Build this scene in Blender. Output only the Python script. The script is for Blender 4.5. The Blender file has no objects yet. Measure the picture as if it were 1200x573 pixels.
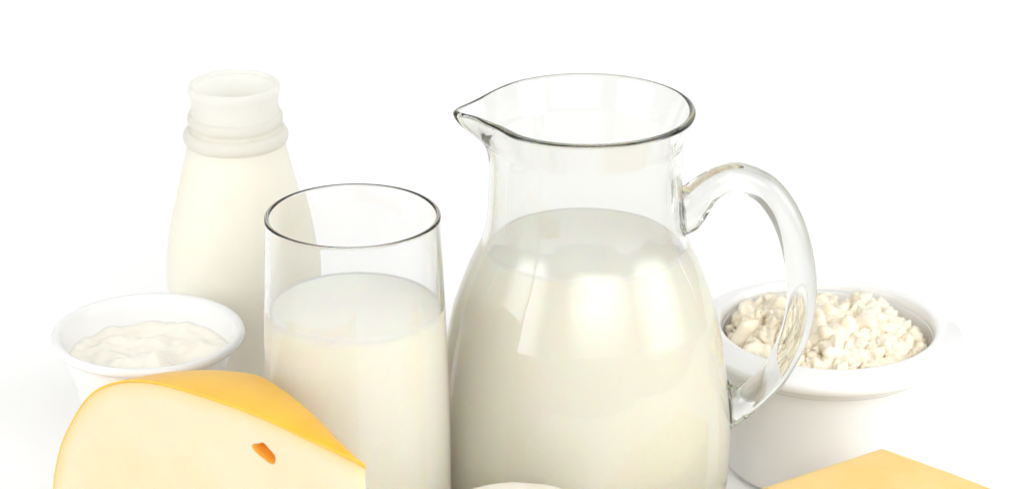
import bpy, bmesh, math, random
from mathutils import Vector, noise
from mathutils.geometry import delaunay_2d_cdt
random.seed(7)
sc = bpy.context.scene
col = sc.collection
R = math.radians

# ------------------------------------------------------------------ camera
cam_d = bpy.data.cameras.new('camera')
cam = bpy.data.objects.new('camera', cam_d); col.objects.link(cam)
cam.location = (0.0, -1.18427, 0.58570)
cam.rotation_euler = (R(90 - 22.3), 0, 0)
cam_d.sensor_width = 36; cam_d.sensor_fit = 'HORIZONTAL'; cam_d.lens = 96
cam_d.clip_start = 0.05; cam_d.clip_end = 60
cam_d.dof.use_dof = True; cam_d.dof.focus_distance = 1.16; cam_d.dof.aperture_fstop = 14
sc.camera = cam

# ------------------------------------------------------------------ studio light
w = bpy.data.worlds.new('World'); sc.world = w; w.use_nodes = True
bg = w.node_tree.nodes['Background']
bg.inputs[0].default_value = (1.0, 0.97, 0.92, 1); bg.inputs[1].default_value = 0.52

def softbox(name, loc, target, sx, sy, power, color=(1, 1, 1), hot=True):
    l = bpy.data.lights.new(name, 'AREA'); l.shape = 'RECTANGLE'; l.size = sx; l.size_y = sy
    l.energy = power; l.color = color
    if hot:                                   # diffuser cloth: hot centre, falling off to the edges
        l.use_nodes = True; t = l.node_tree; em = t.nodes['Emission']
        g = t.nodes.new('ShaderNodeNewGeometry'); sp = t.nodes.new('ShaderNodeSeparateXYZ')
        t.links.new(g.outputs['Parametric'], sp.inputs[0]); prod = None
        for ax in (0, 1):
            inv = t.nodes.new('ShaderNodeMath'); inv.operation = 'SUBTRACT'; inv.inputs[0].default_value = 1.0
            mn = t.nodes.new('ShaderNodeMath'); mn.operation = 'MINIMUM'
            mr = t.nodes.new('ShaderNodeMapRange'); mr.interpolation_type = 'SMOOTHSTEP'; mr.inputs['From Max'].default_value = 0.42
            t.links.new(sp.outputs[ax], inv.inputs[1]); t.links.new(sp.outputs[ax], mn.inputs[0]); t.links.new(inv.outputs[0], mn.inputs[1])
            t.links.new(mn.outputs[0], mr.inputs['Value'])
            if prod is None: prod = mr.outputs[0]
            else:
                mu = t.nodes.new('ShaderNodeMath'); mu.operation = 'MULTIPLY'
                t.links.new(prod, mu.inputs[0]); t.links.new(mr.outputs[0], mu.inputs[1]); prod = mu.outputs[0]
        k = t.nodes.new('ShaderNodeMath'); k.operation = 'MULTIPLY'; k.inputs[1].default_value = 2.97
        t.links.new(prod, k.inputs[0]); t.links.new(k.outputs[0], em.inputs['Strength'])
    o = bpy.data.objects.new(name, l); col.objects.link(o); o.location = loc
    o.rotation_euler = (Vector(target) - Vector(loc)).to_track_quat('-Z', 'Y').to_euler()
    return o
COOL = (0.965, 0.985, 1.0)
softbox('overhead_softbox', (0.0, 0.75, 1.25), (0, 0.48, 0), 2.2, 1.2, 7.2, COOL, False)
softbox('front_left_softbox', (-1.20, -0.75, 0.50), (-0.02, -0.10, 0.09), 1.4, 1.3, 10.6, COOL)
softbox('right_softbox', (1.30, -0.45, 0.55), (0.05, -0.08, 0.08), 1.5, 1.4, 10.5, COOL)
softbox('high_front_softbox', (0.40, -1.75, 1.10), (0.02, -0.20, 0.0), 2.6, 1.7, 29, COOL)

sc.view_settings.view_transform = 'Standard'; sc.view_settings.look = 'None'
sc.view_settings.exposure = -0.11; sc.view_settings.gamma = 1.0
cy = sc.cycles
cy.max_bounces = 64; cy.transmission_bounces = 60; cy.glossy_bounces = 12; cy.diffuse_bounces = 8
cy.transparent_max_bounces = 24; cy.caustics_refractive = True; cy.caustics_reflective = True
cy.sample_clamp_indirect = 8; cy.use_denoising = True; cy.blur_glossy = 0.3
try: cy.denoiser = 'OPENIMAGEDENOISE'
except Exception: pass
sc.render.filter_size = 1.9

# ------------------------------------------------------------------ helpers
def tag(o, label=None, cat=None, group=None, kind=None):
    for k, v in (('label', label), ('category', cat), ('group', group), ('kind', kind)):
        if v: o[k] = v
    return o
def empty(name, loc):
    o = bpy.data.objects.new(name, None); col.objects.link(o); o.location = loc
    o.empty_display_size = 0.02
    return o
def link(name, me, mat, parent=None, loc=(0, 0, 0)):
    o = bpy.data.objects.new(name, me); col.objects.link(o)
    if mat is not None and not me.materials: me.materials.append(mat)
    o.location = loc; o.parent = parent
    return o
def mesh(name, verts, faces, smooth=True, attr=None):
    me = bpy.data.meshes.new(name); me.from_pydata([tuple(v) for v in verts], [], faces)
    if attr:
        at = me.attributes.new('near_rind', 'FLOAT', 'POINT')
        for i, val in attr.items(): at.data[i].value = val
    bm = bmesh.new(); bm.from_mesh(me); bmesh.ops.remove_doubles(bm, verts=bm.verts, dist=1e-7)
    bmesh.ops.recalc_face_normals(bm, faces=bm.faces); bm.to_mesh(me); bm.free()
    for p in me.polygons: p.use_smooth = smooth
    return me
def crom(pts, n):
    """Catmull-Rom through 2D/3D/4D points, n samples a span."""
    P = [tuple(p) for p in pts]; P = [P[0]] + P + [P[-1]]; out = []
    for i in range(1, len(P) - 2):
        p0, p1, p2, p3 = P[i-1], P[i], P[i+1], P[i+2]
        for k in range(n):
            t = k / n
            out.append(tuple(0.5*((2*b) + (-a+c)*t + (2*a-5*b+4*c-d)*t*t + (-a+3*b-3*c+d)*t**3)
                             for a, b, c, d in zip(p0, p1, p2, p3)))
    out.append(P[-2]); return out
def offset_in(prof, th):
    out = []
    for i, (r, z) in enumerate(prof):
        a = prof[max(0, i-1)]; b = prof[min(len(prof)-1, i+1)]
        dx, dz = b[0]-a[0], b[1]-a[1]; L = math.hypot(dx, dz) or 1
        out.append((r - dz/L*th, z + dx/L*th))
    return out
def lathe(name, prof, seg=128, deform=None, smooth=True):
    V, F = [], []; rows = []
    for (r, z) in prof:
        if r < 1e-6:
            rows.append([len(V)]); V.append((0, 0, z)); continue
        row = []
        for k in range(seg):
            a = 2*math.pi*k/seg; p = (r*math.cos(a), r*math.sin(a), z)
            row.append(len(V)); V.append(deform(p, a) if deform else p)
        rows.append(row)
    for A, B in zip(rows, rows[1:]):
        if len(A) == 1 and len(B) == 1: continue
        for k in range(seg):
            k2 = (k+1) % seg
            if len(A) == 1: F.append((A[0], B[k2], B[k]))
            elif len(B) == 1: F.append((A[k], A[k2], B[0]))
            else: F.append((A[k], A[k2], B[k2], B[k]))
    return mesh(name, V, F, smooth)
def vessel(outer, th, floor_z, n=8):
    """closed wall profile: axis bottom -> outer -> rounded lip -> inner -> axis floor"""
    o = crom(outer, n); inn = [p for p in offset_in(o, th) if p[1] > floor_z + 0.002]
    inn = [(max(r, 0.001), z) for r, z in inn]
    top_o, top_i = o[-1], inn[-1]
    cx, cz = (top_o[0]+top_i[0])/2, (top_o[1]+top_i[1])/2; rr = math.hypot(top_o[0]-top_i[0], top_o[1]-top_i[1])/2
    a0 = math.atan2(top_o[1]-cz, top_o[0]-cx)
    lip = [(cx+rr*1.0*math.cos(a0+t*math.pi/6), cz+rr*1.0*math.sin(a0+t*math.pi/6)) for t in range(1, 6)]
    r0 = inn[0][0]
    fl = [(r0*0.96, floor_z+0.0006), (r0*0.85, floor_z), (0, floor_z)]
    prof = [(0, outer[0][1] + 0.0012), (outer[0][0]*0.8, outer[0][1]+0.0010), (outer[0][0]*0.95, outer[0][1])] + o + lip + inn[::-1] + fl
    return prof, inn
def sstep(x): x = max(0., min(1., x)); return x*x*(3-2*x)

# ------------------------------------------------------------------ materials
def mat(name, color, rough=0.5, sss=0.0, sss_r=(0.006, 0.004, 0.002), sss_scale=1.0, ior=1.45, spec=0.5, coat=0.0):
    m = bpy.data.materials.new(name); m.use_nodes = True
    b = m.node_tree.nodes['Principled BSDF']
    b.inputs['Base Color'].default_value = (*color, 1); b.inputs['Roughness'].default_value = rough
    b.inputs['IOR'].default_value = ior; b.inputs['Specular IOR Level'].default_value = spec
    if sss:
        b.inputs['Subsurface Weight'].default_value = sss; b.inputs['Subsurface Radius'].default_value = sss_r
        b.inputs['Subsurface Scale'].default_value = sss_scale
    if coat: b.inputs['Coat Weight'].default_value = coat
    return m, m.node_tree, b
def vary(nt, b, c1, c2, scale, detail=4, lo=0.35, hi=0.65):
    tc = nt.nodes.new('ShaderNodeTexCoord'); nz = nt.nodes.new('ShaderNodeTexNoise'); rp = nt.nodes.new('ShaderNodeValToRGB')
    nz.inputs['Scale'].default_value = scale; nz.inputs['Detail'].default_value = detail
    rp.color_ramp.elements[0].position = lo; rp.color_ramp.elements[1].position = hi
    rp.color_ramp.elements[0].color = (*c1, 1); rp.color_ramp.elements[1].color = (*c2, 1)
    nt.links.new(tc.outputs['Object'], nz.inputs['Vector']); nt.links.new(nz.outputs['Fac'], rp.inputs['Fac'])
    nt.links.new(rp.outputs['Color'], b.inputs['Base Color'])
    return rp
def edge_tint(nt, b, src, c):
    at = nt.nodes.new('ShaderNodeAttribute'); at.attribute_name = 'near_rind'
    mx = nt.nodes.new('ShaderNodeMix'); mx.data_type = 'RGBA'
    nt.links.new(at.outputs['Fac'], mx.inputs[0]); nt.links.new(src.outputs['Color'], mx.inputs[6])
    mx.inputs[7].default_value = (*c, 1); nt.links.new(mx.outputs[2], b.inputs['Base Color'])
def bump(nt, b, scale, strength, dist=0.001, detail=5):
    tc = nt.nodes.new('ShaderNodeTexCoord'); nz = nt.nodes.new('ShaderNodeTexNoise'); bp = nt.nodes.new('ShaderNodeBump')
    nz.inputs['Scale'].default_value = scale; nz.inputs['Detail'].default_value = detail
    bp.inputs['Strength'].default_value = strength; bp.inputs['Distance'].default_value = dist
    nt.links.new(tc.outputs['Object'], nz.inputs['Vector']); nt.links.new(nz.outputs['Fac'], bp.inputs['Height'])
    nt.links.new(bp.outputs['Normal'], b.inputs['Normal'])

def glass(name, color, ior=1.5, rough=0.0):
    m = bpy.data.materials.new(name); m.use_nodes = True; nt = m.node_tree
    nt.nodes.remove(nt.nodes['Principled BSDF'])
    g = nt.nodes.new('ShaderNodeBsdfGlass'); g.inputs['Color'].default_value = (*color, 1)
    g.inputs['IOR'].default_value = ior; g.inputs['Roughness'].default_value = rough
    nt.links.new(g.outputs[0], nt.nodes['Material Output'].inputs['Surface'])
    return m
M_floor, nt, b = mat('white_sweep', (0.93, 0.93, 0.93), 0.6, spec=0.2)
M_jug = glass('jug_glass', (0.968, 0.970, 0.962), 1.5)
M_handle = glass('thick_handle_glass', (0.935, 0.940, 0.925), 1.5)
M_tumbler = glass('tumbler_glass', (0.976, 0.977, 0.975), 1.47)
M_bottle = bpy.data.materials.new('milky_plastic'); M_bottle.use_nodes = True
nt = M_bottle.node_tree; nt.nodes.remove(nt.nodes['Principled BSDF'])
_t = nt.nodes.new('ShaderNodeBsdfTranslucent'); _t.inputs[0].default_value = (0.93, 0.925, 0.89, 1)
_d = nt.nodes.new('ShaderNodeBsdfDiffuse'); _d.inputs[0].default_value = (0.91, 0.908, 0.885, 1)
_g = nt.nodes.new('ShaderNodeBsdfGlass'); _g.inputs['Color'].default_value = (0.99, 0.99, 0.98, 1); _g.inputs['Roughness'].default_value = 0.35; _g.inputs['IOR'].default_value = 1.3
_m1 = nt.nodes.new('ShaderNodeMixShader'); _m1.inputs[0].default_value = 0.5
_m2 = nt.nodes.new('ShaderNodeMixShader'); _m2.inputs[0].default_value = 0.25
nt.links.new(_t.outputs[0], _m1.inputs[1]); nt.links.new(_d.outputs[0], _m1.inputs[2])
nt.links.new(_m1.outputs[0], _m2.inputs[1]); nt.links.new(_g.outputs[0], _m2.inputs[2])
nt.links.new(_m2.outputs[0], nt.nodes['Material Output'].inputs['Surface'])
M_milk, nt, b = mat('milk', (0.990, 0.950, 0.830), 0.16, 1.0, (0.020, 0.012, 0.006), 1.0, ior=1.35)
M_ceramic, nt, b = mat('white_ceramic', (0.80, 0.803, 0.80), 0.16, coat=0.2)
M_plastic, nt, b = mat('white_plastic', (0.80, 0.803, 0.80), 0.16, 0.3, (0.003, 0.003, 0.003))
M_yogurt, nt, b = mat('yogurt', (0.90, 0.865, 0.77), 0.25, 0.5, (0.002, 0.0015, 0.0008))
bump(nt, b, 160, 0.15)
M_curd, nt, b = mat('curd', (0.95, 0.90, 0.78), 0.18, 0.3, (0.002, 0.0014, 0.0008), ior=1.4)
vary(nt, b, (0.96, 0.77, 0.50), (0.985, 0.915, 0.78), 60, 3, 0.30, 0.55); bump(nt, b, 500, 0.25)
M_paste, nt, b = mat('cheese_paste', (0.94, 0.83, 0.55), 0.42, 0.6, (0.005, 0.003, 0.001), ior=1.4, spec=0.35)
edge_tint(nt, b, vary(nt, b, (0.78, 0.59, 0.40), (0.81, 0.62, 0.44), 35), (0.84, 0.44, 0.05)); bump(nt, b, 420, 0.12)
M_rind, nt, b = mat('cheese_rind', (0.88, 0.50, 0.08), 0.38, 0.3, (0.003, 0.0015, 0.0004), ior=1.45)
vary(nt, b, (0.85, 0.42, 0.025), (0.88, 0.49, 0.04), 28); bump(nt, b, 260, 0.15)
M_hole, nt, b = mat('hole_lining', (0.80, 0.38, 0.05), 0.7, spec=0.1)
M_block, nt, b = mat('yellow_cheese', (0.90, 0.64, 0.21), 0.40, 0.5, (0.004, 0.0022, 0.0007), ior=1.4, spec=0.35)
vary(nt, b, (0.83, 0.58, 0.20), (0.86, 0.63, 0.26), 45); bump(nt, b, 300, 0.15)
M_bloom, nt, b = mat('bloomy_rind', (0.90, 0.85, 0.74), 0.7, 0.4, (0.003, 0.002, 0.001))
vary(nt, b, (0.86, 0.79, 0.66), (0.93, 0.90, 0.82), 80); bump(nt, b, 500, 0.4)

# ------------------------------------------------------------------ white sweep
secs = [(-0.80, 0), (0.90, 0)] + [(0.90 + 0.35*math.sin(t*math.pi/24), 0.35 - 0.35*math.cos(t*math.pi/24)) for t in range(1, 13)] + [(1.25, 0.95)]
V = [(x, y, z) for (y, z) in secs for x in (-0.70, 0.70)]
F = [(2*i, 2*i+1, 2*i+3, 2*i+2) for i in range(len(secs)-1)]
me = mesh('backdrop', V, F)
bmx = bmesh.new(); bmx.from_mesh(me); bmx.faces.ensure_lookup_table()
if bmx.faces[0].normal.z < 0: bmesh.ops.reverse_faces(bmx, faces=bmx.faces)
bmx.to_mesh(me); bmx.free()
tag(link('backdrop', me, M_floor), kind='structure')

# ------------------------------------------------------------------ glass jug
JUG = (0.0311, -0.105, 0)
jug_outer = [(.0505, 0), (.0560, .0016), (.0614, .0095), (.0634, .026), (.0645, .045), (.0643, .065), (.0614, .0895), (.0575, .110), (.0553, .118),
             (.0503, .1318), (.0436, .1470), (.0416, .158), (.0411, .170), (.0410, .182), (.0410, .1885), (.0412, .1903), (.0420, .1927), (.0438, .1978), (.0458, .2030)]
prof, jug_in = vessel(jug_outer, 0.0029, 0.006)
def spout(p, a):
    x, y, z = p; wz = sstep((z - 0.180) / 0.022)
    if wz <= 0: return p
    d = (a - math.pi + math.pi) % (2*math.pi) - math.pi if False else math.atan2(math.sin(a-math.pi), math.cos(a-math.pi))
    r = math.hypot(x, y)
    tip = math.exp(-(d/0.19)**2); wide = math.exp(-(d/0.36)**2); pinch = math.exp(-((abs(d)-0.62)/0.22)**2)
    nr = r + wz*(0.0078*tip*wz + 0.0022*wide - 0.0013*pinch)
    s = nr / r
    return (x*s, y*s*(1 - 0.25*wz*tip), z + wz*(-0.0012*tip + 0.0006*pinch))
jug = empty('milk_jug', JUG)
tag(jug, 'round-bellied clear glass jug with pouring lip and looped handle', 'jug')
link('body', lathe('jug_body', prof, 192, spout), M_jug, jug)
def sweep(name, path, seg=40):
    """path: (x, z, r_in_plane, r_across) in the jug's XZ plane, capped with rounded ends"""
    pts = crom(path, 10); V, F, rows = [], [], []
    n = len(pts)
    for i, (x, z, ra, rb) in enumerate(pts):
        a = pts[max(0, i-1)]; c = pts[min(n-1, i+1)]
        tx, tz = c[0]-a[0], c[1]-a[1]; L = math.hypot(tx, tz); nx, nz = -tz/L, tx/L
        row = []
        for k in range(seg):
            t = 2*math.pi*k/seg
            row.append(len(V)); V.append((x + nx*ra*math.cos(t), rb*math.sin(t), z + nz*ra*math.cos(t)))
        rows.append(row)
    for A, B in zip(rows, rows[1:]):
        for k in range(seg): F.append((A[k], A[(k+1) % seg], B[(k+1) % seg], B[k]))
    for row, p in ((rows[0], pts[0]), (rows[-1], pts[-1])):
        c = len(V); V.append((p[0], 0, p[1]))
        for k in range(seg): F.append((row[k], row[(k+1) % seg], c))
    return mesh(name, V, F)
h = [(.0406, .1600, .0130, .0082), (.0430, .1606, .0112, .0074), (.0462, .1630, .0086, .0067), (.0510, .1682, .0068, .0064), (.0575, .1722, .0063, .0063), (.0655, .1736, .0063, .0065),
     (.0780, .1668, .0064, .0066), (.0880, .1500, .0065, .0067), (.0933, .1262, .0065, .0067), (.0920, .1040, .0064, .0066),
     (.0847, .0850, .0062, .0064), (.0772, .0752, .0062, .0064), (.0710, .0700, .0070, .0066), (.0662, .0680, .0098, .0078), (.0628, .0676, .0122, .0088)]
link('handle', sweep('jug_handle', h), M_handle, jug)

def milk_fill(name, inner, level, bottom, seg=128, over=0.0004):
    rows = [(r + over, z) for r, z in inner if z < level - 0.0008]
    # radius at the level
    rl = inner[0][0] + over
    for p, q in zip(inner, inner[1:]):
        if p[1] <= level <= q[1]: rl = p[0] + (q[0]-p[0])*(level-p[1])/(q[1]-p[1]) + over
    prof = [(0, bottom - over), (rows[0][0]*0.85, bottom - over)] + rows + [(rl, level), (rl - .003, level), (rl*0.6, level), (0, level)]
    return lathe(name, prof, seg)
tag(link('milk', milk_fill('jug_milk', jug_in, 0.1440, 0.006), M_milk, None, JUG), 'creamy white milk filling the glass jug to below its neck', 'milk')

# ------------------------------------------------------------------ tall tumbler
TUM = (-0.0650, -0.150, 0)
t_outer = [(.0350, 0), (.0378, .0015), (.0388, .008), (.0392, .030), (.0392, .060), (.0388, .090), (.0381, .115), (.0370, .145), (.0362, .165), (.0360, .1738)]
prof, t_in = vessel(t_outer, 0.0019, 0.009)
tag(link('drinking_glass', lathe('drinking_glass', prof, 160), M_tumbler, None, TUM), 'tall straight clear drinking glass standing in front of the milk bottle', 'glass')
tag(link('milk', milk_fill('tumbler_milk', t_in, 0.1345, 0.009), M_milk, None, TUM), 'white milk filling the tall handleless drinking glass', 'milk')

# ------------------------------------------------------------------ milk bottle
BOT = (-0.1295, 0.020, 0)
b_outer = [(.0300, 0), (.0330, .0015), (.0345, .008), (.0342, .030), (.0345, .055), (.0353, .075), (.0352, .085), (.0336, .098), (.0308, .1105),
           (.0272, .125), (.0243, .137), (.0226, .1455), (.0210, .155), (.0203, .1625), (.0206, .1665), (.0213, .1690), (.0214, .1712), (.0208, .1724)]
prof, b_in = vessel(b_outer, 0.0022, 0.006)
bottle = empty('milk_bottle', BOT)
tag(bottle, 'small wide-mouthed milk bottle with ringed screw neck and no cap', 'bottle')
link('body', lathe('bottle_body', prof, 128), M_bottle, bottle)
def ring(name, z, r_in, r_out, hh, rise=0.0, n=96):
    V, F = [], []; m = 14
    for k in range(n):
        a = 2*math.pi*k/n
        for j in range(m):
            t = 2*math.pi*j/m; cr = (r_in + r_out)/2 + (r_out - r_in)/2*math.cos(t)
            V.append((cr*math.cos(a), cr*math.sin(a), z + hh*math.sin(t) + rise*math.sin(a)))
    for k in range(n):
        for j in range(m): F.append((k*m+j, ((k+1) % n)*m+j, ((k+1) % n)*m+(j+1) % m, k*m+(j+1) % m))
    return mesh(name, V, F)
link('collar', ring('bottle_collar', .1474, .0195, .0247, .0036), M_bottle, bottle)
link('thread', ring('bottle_thread', .1560, .0188, .0224, .0030, .0006), M_bottle, bottle)
tag(link('milk', milk_fill('bottle_milk', b_in, 0.1590, 0.006), M_milk, None, BOT), 'pale milk inside the screw-necked bottle at the back', 'milk')

# ------------------------------------------------------------------ yogurt cup
YOG = (-0.1630, -0.068, 0)
cup_outer = [(.0270, 0), (.0280, .001), (.0292, .010), (.0312, .040), (.0328, .062), (.0342, .0705), (.0360, .0722), (.0368, .0732), (.0384, .0805)]
cupo = crom(cup_outer, 6)
rim = [(.0388, .0818), (.0412, .0822), (.0424, .0826), (.0432, .0840), (.0432, .0852), (.0425, .0863), (.0412, .0866), (.0398, .0862), (.0388, .0850)]
inner_c = [(r - 0.0011, z) for r, z in cupo[::-1] if z > 0.004]
cupprof = [(0, .0012), (.024, .0010), (.0262, 0)] + cupo + rim + inner_c + [(.025, .0032), (0, .003)]
cup = empty('yogurt_cup', YOG)
tag(cup, 'white plastic cup with flared rolled rim behind the cheese wedge', 'cup')
link('body', lathe('cup_body', cupprof, 128), M_plastic, cup)
V, F, rows = [], [], []
NR, NS = 40, 120
for i in range(NR + 1):
    r = 0.0366 * i / NR; row = []
    for k in range(NS):
        a = 2*math.pi*k/NS; x, y = r*math.cos(a), r*math.sin(a)
        sw = math.sin(3.2*a + r*210 + 0.6) * 0.0007 * sstep(r/0.012) * (1 - sstep((r-.028)/.008))
        nz = noise.noise(Vector((x*80, y*80, 2.1)))*0.0022 + noise.noise(Vector((x*190, y*190, 5)))*0.0010
        pk = 0.0042*math.exp(-(((x-.004)/.0055)**2 + ((y+.006)/.010)**2)) + 0.0022*math.exp(-(((x+.013)/.012)**2 + ((y+.010)/.005)**2)) - 0.0018*math.exp(-(((x-.013)/.005)**2 + ((y+.002)/.012)**2))
        row.append(len(V)); V.append((x, y, 0.0735 + sw + nz + pk + 0.0012*sstep((r-.030)/.006)))
    rows.append(row)
for A, B in zip(rows, rows[1:]):
    for k in range(NS): F.append((A[k], A[(k+1) % NS], B[(k+1) % NS], B[k]))
# underside follows the cup so that the yogurt has volume
low = []
for (r, z) in ((.0352, .070), (.0318, .060), (.0300, .040), (.0278, .012), (.0250, .0045)):
    row = []
    for k in range(NS):
        a = 2*math.pi*k/NS; row.append(len(V)); V.append((r*math.cos(a), r*math.sin(a), z))
    low.append(row)
prev = rows[-1]
for row in low:
    for k in range(NS): F.append((prev[k], prev[(k+1) % NS], row[(k+1) % NS], row[k]))
    prev = row
F.append(tuple(prev))
tag(link('yogurt', mesh('yogurt', V, F), M_yogurt, None, YOG), 'thick stirred off-white yogurt inside the plastic cup', 'yogurt')

# ------------------------------------------------------------------ bowl of cottage cheese
BOWL = (0.1462, -0.028, 0)
bo = crom([(.0425, .0022), (.0440, .0030), (.0456, .006), (.0464, .028), (.0480, .0450), (.0490, .0555)], 6)
collar = crom([(.0496, .0560), (.0520, .0598), (.0570, .0622), (.0612, .0636), (.0627, .0656), (.0624, .0680), (.0604, .0694), (.0560, .0712), (.0520, .0722), (.0500, .0718), (.0488, .0700)], 5)
bi = crom([(.0486, .0680), (.0472, .055), (.0458, .030), (.0430, .010), (.0360, .0062)], 5)
bowl = empty('ceramic_bowl', BOWL)
tag(bowl, 'thick white ceramic bowl with broad rounded collar holding cottage cheese', 'bowl')
bprof = [(0, .0025), (.036, .0025), (.0368, .0002), (.0405, .0002), (.0418, .0015)] + bo + [(.0491, .0580), (.0492, .066)] + bi + [(0, .006)]
link('body', lathe('bowl_body', bprof, 128), M_ceramic, bowl)
link('collar', lathe('bowl_collar', collar + [(.0486, .0670), (.0482, .0620), (.0486, .0565), collar[0]], 128), M_ceramic, bowl)

cc = empty('cottage_cheese', (BOWL[0], BOWL[1], 0.030))
tag(cc, 'heap of lumpy off-white cottage cheese curds in the ceramic bowl', 'cottage cheese')
def heap(x, y):
    r = math.hypot(x, y)
    return 0.0765 - 0.0135*(r/0.046)**2.0 + 0.0022*noise.noise(Vector((x*55, y*55, 1.3))) + 0.0032*(-x*0.6 - y*0.5)/0.046
curd_meshes = []
for v in range(16):
    bm = bmesh.new(); bmesh.ops.create_icosphere(bm, subdivisions=3, radius=1)
    s = Vector((v*3.7, v*1.9, v*2.3)); sx, sy, sz = random.uniform(.85, 1.3), random.uniform(.75, 1.1), random.uniform(.7, 1.0)
    for q in bm.verts:
        n_ = q.co.normalized(); f = 1 + 0.95*noise.noise(n_*1.1 + s) + 0.55*noise.noise(n_*2.3 + s) + 0.22*noise.noise(n_*5.5 + s)
        q.co = Vector((n_.x*f*sx, n_.y*f*sy, n_.z*f*sz))
    me = bpy.data.meshes.new('curd'); bm.to_mesh(me); bm.free()
    for p in me.polygons: p.use_smooth = True
    me.materials.append(M_curd); curd_meshes.append(me)
# filling mass below the loose curds
V, F, rows = [], [], []
for i in range(17):
    r = 0.0455*i/16; row = []
    for k in range(64):
        a = 2*math.pi*k/64; x, y = r*math.cos(a), r*math.sin(a)
        row.append(len(V)); V.append((x, y, heap(x, y) - 0.0065 - 0.030 + 0.0022*noise.noise(Vector((x*190, y*190, 4)))))
    rows.append(row)
row = []
for k in range(64):
    a = 2*math.pi*k/64; row.append(len(V)); V.append((.042*math.cos(a), .042*math.sin(a), -0.020))
rows.append(row)
for A, B in zip(rows, rows[1:]):
    for k in range(64): F.append((A[k], A[(k+1) % 64], B[(k+1) % 64], B[k]))
F.append(tuple(row))
link('curd_mass', mesh('curd_mass', V, F), M_curd, cc)
placed = []; tries = 0
while len(placed) < 290 and tries < 60000:
    tries += 1
    rad = random.choice((.0026, .0034, .0042, .0050, .0060, .0070)) * random.uniform(.9, 1.1)
    a = random.uniform(0, 2*math.pi); rr = math.sqrt(random.random()) * (0.0468 - rad*0.9)
    x, y = rr*math.cos(a), rr*math.sin(a)
    z = heap(x, y) - 0.0015 + random.choice((-.0035, 0, 0, .0025)) * random.uniform(.5, 1)
    p = Vector((x, y, z))
    if any((p - q).length < 0.50*(rad + s) for q, s in placed): continue
    placed.append((p, rad))
for p, rad in placed:
    o = bpy.data.objects.new('curd', random.choice(curd_meshes)); col.objects.link(o); o.parent = cc
    o.location = (p.x, p.y, p.z - 0.030); o.scale = (rad, rad, rad)
    o.rotation_euler = (random.uniform(0, 6.28), random.uniform(0, 6.28), random.uniform(0, 6.28))

# ------------------------------------------------------------------ wedge of waxed cheese
TIP = Vector((-0.0552, -0.2652, 0))
d1 = Vector((-0.7655, 0.6435, 0)); d2 = Vector((-0.4981, 0.8671, 0))
fp = crom([(.0000, .1180), (.0284, .1204), (.0577, .1222), (.0911, .1212), (.1200, .1178), (.1418, .1103), (.1585, .0980), (.1737, .0764),
           (.1808, .0601), (.1842, .0440), (.1815, .0260), (.1740, .0110), (.1640, .0030), (.1540, .0000)], 6)
NT = 14
def wedge_pt(s, z, t, grow=0.0):
    ang1 = math.atan2(d1.y, d1.x); ang2 = math.atan2(d2.y, d2.x); a = ang1 + (ang2-ang1)*t
    k = 1.0 + (0.80 - 1.0)*t
    dz = 0.0016*math.sin(math.pi*t) * (1 if z > 0.1 else 0)
    return Vector((TIP.x + math.cos(a)*s*k, TIP.y + math.sin(a)*s*k, z + dz))
def wedge_base(): return Vector((-0.125, -0.185, 0))
wb = wedge_base()
wedge = empty('cheese_wedge', wb)
tag(wedge, 'large pale cheese wedge with rounded orange-yellow rind and one small hole', 'cheese')
def shrink(prof, e):
    return [(max(0.0, r), z) for r, z in offset_in_open(prof, e)]
def offset_in_open(prof, th):
    out = []
    for i, (r, z) in enumerate(prof):
        a = prof[max(0, i-1)]; b = prof[min(len(prof)-1, i+1)]
        dx, dz = b[0]-a[0], b[1]-a[1]; L = math.hypot(dx, dz) or 1
        out.append((r + dz/L*th, z - dx/L*th))
    return out
RT = 0.0010
inn = shrink(fp, RT)
inn[0] = (0.0, fp[0][1]-RT); inn[-1] = (inn[-1][0], 0.0)
inn = [(s, max(0.0, z)) for s, z in inn]
# paste: profile swept through the sector, closed with two cut faces
V, F, rows = [], [], []
for j in range(NT + 1):
    row = []
    for (s, z) in inn:
        row.append(len(V)); V.append(wedge_pt(max(s, .0004), z, j/NT) - wb)
    row.append(len(V)); V.append(wedge_pt(.0004, 0, j/NT) - wb)
    rows.append(row)
m_ = len(rows[0])
for A, B in zip(rows, rows[1:]):
    for i in range(m_):
        F.append((A[i], A[(i+1) % m_], B[(i+1) % m_], B[i]))
F.append(tuple(rows[-1]))
# front cut face with a small pocket (the hole) let into it
hs, hz = 0.0538, 0.1071
nrm_in = Vector((-d1.y, d1.x, 0))*-1.0
if nrm_in.dot(d2) < 0: nrm_in = -nrm_in
NH = 28; rings = []
for kk, (sc_, dep) in enumerate(((1.0, 0.0), (0.93, .0004), (0.86, .0026), (0.80, .0050), (0.55, .0064), (0.25, .0070))):
    row = []
    for k in range(NH):
        t = 2*math.pi*k/NH; c_, s_ = math.cos(t), math.sin(t)
        rr = 0.0044/(abs(c_)**1.45 + abs(s_)**1.45)**(1/1.45)*sc_*(1 + 0.14*math.sin(2*t + 0.7) + 0.10*math.sin(3*t + 2.0) + 0.05*math.sin(5*t))
        lz = rr*s_*0.95; lx = rr*c_*1.35 + lz*0.20
        row.append(len(V)); V.append(wedge_pt(hs + lx, hz + lz, 0) - wb + nrm_in*dep)
    rings.append(row)
near = {}
loops = [rows[0]]
for i in rows[0]: near[i] = 0.55
for i in (rows[0][0], rows[0][-1]): near[i] = 0.15
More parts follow.
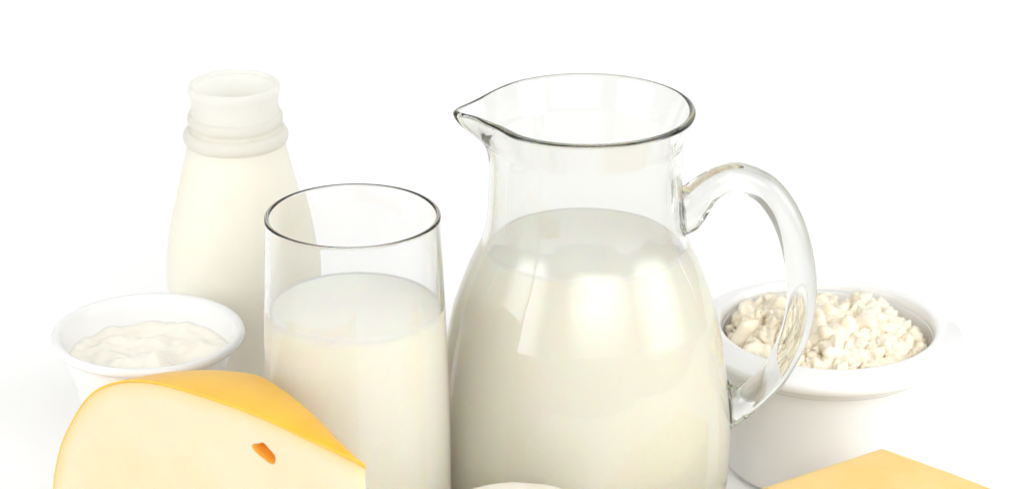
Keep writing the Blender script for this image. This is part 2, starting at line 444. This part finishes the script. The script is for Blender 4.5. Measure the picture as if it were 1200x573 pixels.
for e, val in ((.0012, .36), (.0028, .20), (.0048, .08), (.0072, .0)):
    full = offset_in_open(fp, RT + e); full[0] = (0.0, fp[0][1] - RT - e)
    pr = []
    for (a_, b_), (c_, d_) in zip(inn, full):
        k_ = sstep((b_ - 0.004)/0.03); pr.append((a_ + (c_ - a_)*k_, b_ + (d_ - b_)*k_))
    row = []
    for (s_, z_) in pr:
        row.append(len(V)); near[len(V)] = val; V.append(wedge_pt(max(s_, .0004), max(z_, 0.0), 0) - wb)
    row.append(rows[0][-1]); loops.append(row)
for A, B in zip(loops, loops[1:]):
    for i in range(len(A) - 1):
        F.append((A[i], A[i+1], B[i+1], B[i]) if A[i+1] != B[i+1] else (A[i], A[i+1], B[i]))
outer_loop = loops[-1]; idx = list(outer_loop) + rings[0]
flat = lambda i: (V[i] + wb - TIP)
P2 = [Vector((flat(i).dot(d1), flat(i).z)) for i in idx]
no, nh = len(outer_loop), len(rings[0])
E2 = [(i, (i+1) % no) for i in range(no)] + [(no+i, no+(i+1) % nh) for i in range(nh)]
def inside(p, poly):
    c = False
    for q, r in zip(poly, poly[1:] + poly[:1]):
        if (q.y > p.y) != (r.y > p.y) and p.x < (r.x-q.x)*(p.y-q.y)/(r.y-q.y) + q.x: c = not c
    return c
vo, eo, fo, ov, oe, of = delaunay_2d_cdt(P2, E2, [], 0, 1e-7)
for tri in fo:
    cpt = sum((vo[q] for q in tri), Vector((0, 0)))/3
    if inside(cpt, P2[:no]) and not inside(cpt, P2[no:]):
        if all(ov[q] for q in tri): F.append(tuple(idx[ov[q][0]] for q in tri))
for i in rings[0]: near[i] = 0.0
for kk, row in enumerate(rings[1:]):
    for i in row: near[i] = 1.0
HF = []
for A, B in zip(rings, rings[1:]):
    for k in range(NH): HF.append(tuple(i - rings[0][0] for i in (A[k], A[(k+1) % NH], B[(k+1) % NH], B[k])))
HF.append(tuple(i - rings[0][0] for i in rings[-1]))
hole_me = mesh('cheese_hole', V[rings[0][0]:rings[-1][-1] + 1], HF)
hole = link('hole', hole_me, M_hole, wedge)
hole['label'] = 'small diamond-shaped orange hole in the cut face'
me = mesh('cheese_paste', V, F, False, near)
paste = link('paste', me, M_paste, wedge)
# rind: a skin of its own, set 0.3 mm proud of the two cut faces, edges softly rounded
V, F, rows = [], [], []
for j in range(NT + 1):
    t = -0.012 + 1.024*j/NT if False else j/NT
    ro, ri = [], []
    for (s, z) in fp: ro.append(wedge_pt(s, z, t))
    for (s, z) in inn: ri.append(wedge_pt(max(s, .0002), z + 0.00005, t))
    push = Vector((0, 0, 0))
    if j == 0: push = Vector((d1.y, -d1.x, 0))*(-0.0004)
    if j == NT: push = Vector((d2.y, -d2.x, 0))*(0.0004)
    loop = ro + ri[::-1]; row = []
    for q in loop: row.append(len(V)); V.append(q - push - wb)
    rows.append(row)
m_ = len(rows[0])
for A, B in zip(rows, rows[1:]):
    for i in range(m_): F.append((A[i], A[(i+1) % m_], B[(i+1) % m_], B[i]))
h_ = m_//2
for row in (rows[0], rows[-1]):
    for i in range(h_ - 1): F.append((row[i], row[i+1], row[m_-2-i], row[m_-1-i]))
me = mesh('cheese_rind', V, F, True); me.set_sharp_from_angle(angle=R(40))
rind = link('rind', me, M_rind, wedge)
rind['label'] = 'smooth orange-yellow rind over the wedge'

# ------------------------------------------------------------------ yellow block
def block(name, c, a_deg, lx, ly, lz, rad, m, label, cat, skew=0.0):
    bm = bmesh.new(); bmesh.ops.create_cube(bm, size=1)
    for q in bm.verts: q.co = Vector(((q.co.x)*lx, (q.co.y)*ly, (q.co.z + .5)*lz))
    bmesh.ops.bevel(bm, geom=list(bm.edges), offset=rad, segments=4, profile=0.6, affect='EDGES')
    bmesh.ops.subdivide_edges(bm, edges=[e for e in bm.edges if e.calc_length() > 0.02], cuts=12, use_grid_fill=True)
    for q in bm.verts:
        k = noise.noise(q.co*38)*0.0007 + noise.noise(q.co*120)*0.0002
        if q.co.z > 0.004: q.co.z += k
        q.co.x += skew*q.co.y
    me = bpy.data.meshes.new(name); bm.to_mesh(me); bm.free()
    for p in me.polygons: p.use_smooth = True
    o = link(name, me, m, None, c); o.rotation_euler = (0, 0, R(a_deg)); tag(o, label, cat); return o
CORNER = Vector((0.1624, -0.1105, 0)); u = Vector((-.828, -.560, 0)); v = Vector((.736, -.676, 0))
ang = math.degrees(math.atan2(-u.y, -u.x))
ex = Vector((math.cos(R(ang)), math.sin(R(ang)), 0)); ey = Vector((-ex.y, ex.x, 0))
lx, ly = 0.145, 0.110  # unseen length of the block is stretched to bounce warm light onto the jug
sk = v.dot(ex)/v.dot(ey)          # the far side runs along v, so the corner opens past a right angle
cen = CORNER - ex*lx/2 - (ey + ex*sk)*ly/2
block('cheese_block', cen, ang, lx, ly, 0.050, 0.0030, M_block, 'plain golden yellow cheese block in front of the ceramic bowl', 'cheese', sk)

# ------------------------------------------------------------------ small round cheese before the jug
sp = crom([(.0300, .0000), (.0325, .0020), (.0336, .0080), (.0338, .030), (.0337, .062), (.0328, .0680), (.0305, .0702), (.0200, .0708)], 5)
def wob(p, a):
    q = Vector(p); return tuple(q*(1 + 0.012*noise.noise(q*60)))
tag(link('round_cheese', lathe('round_cheese', [(0, 0)] + sp + [(0, .0708)], 96, wob), M_bloom, None, (0.0015, -0.2150, 0.0)),
    'small cream-coloured round cheese just below the belly of the glass jug', 'cheese')
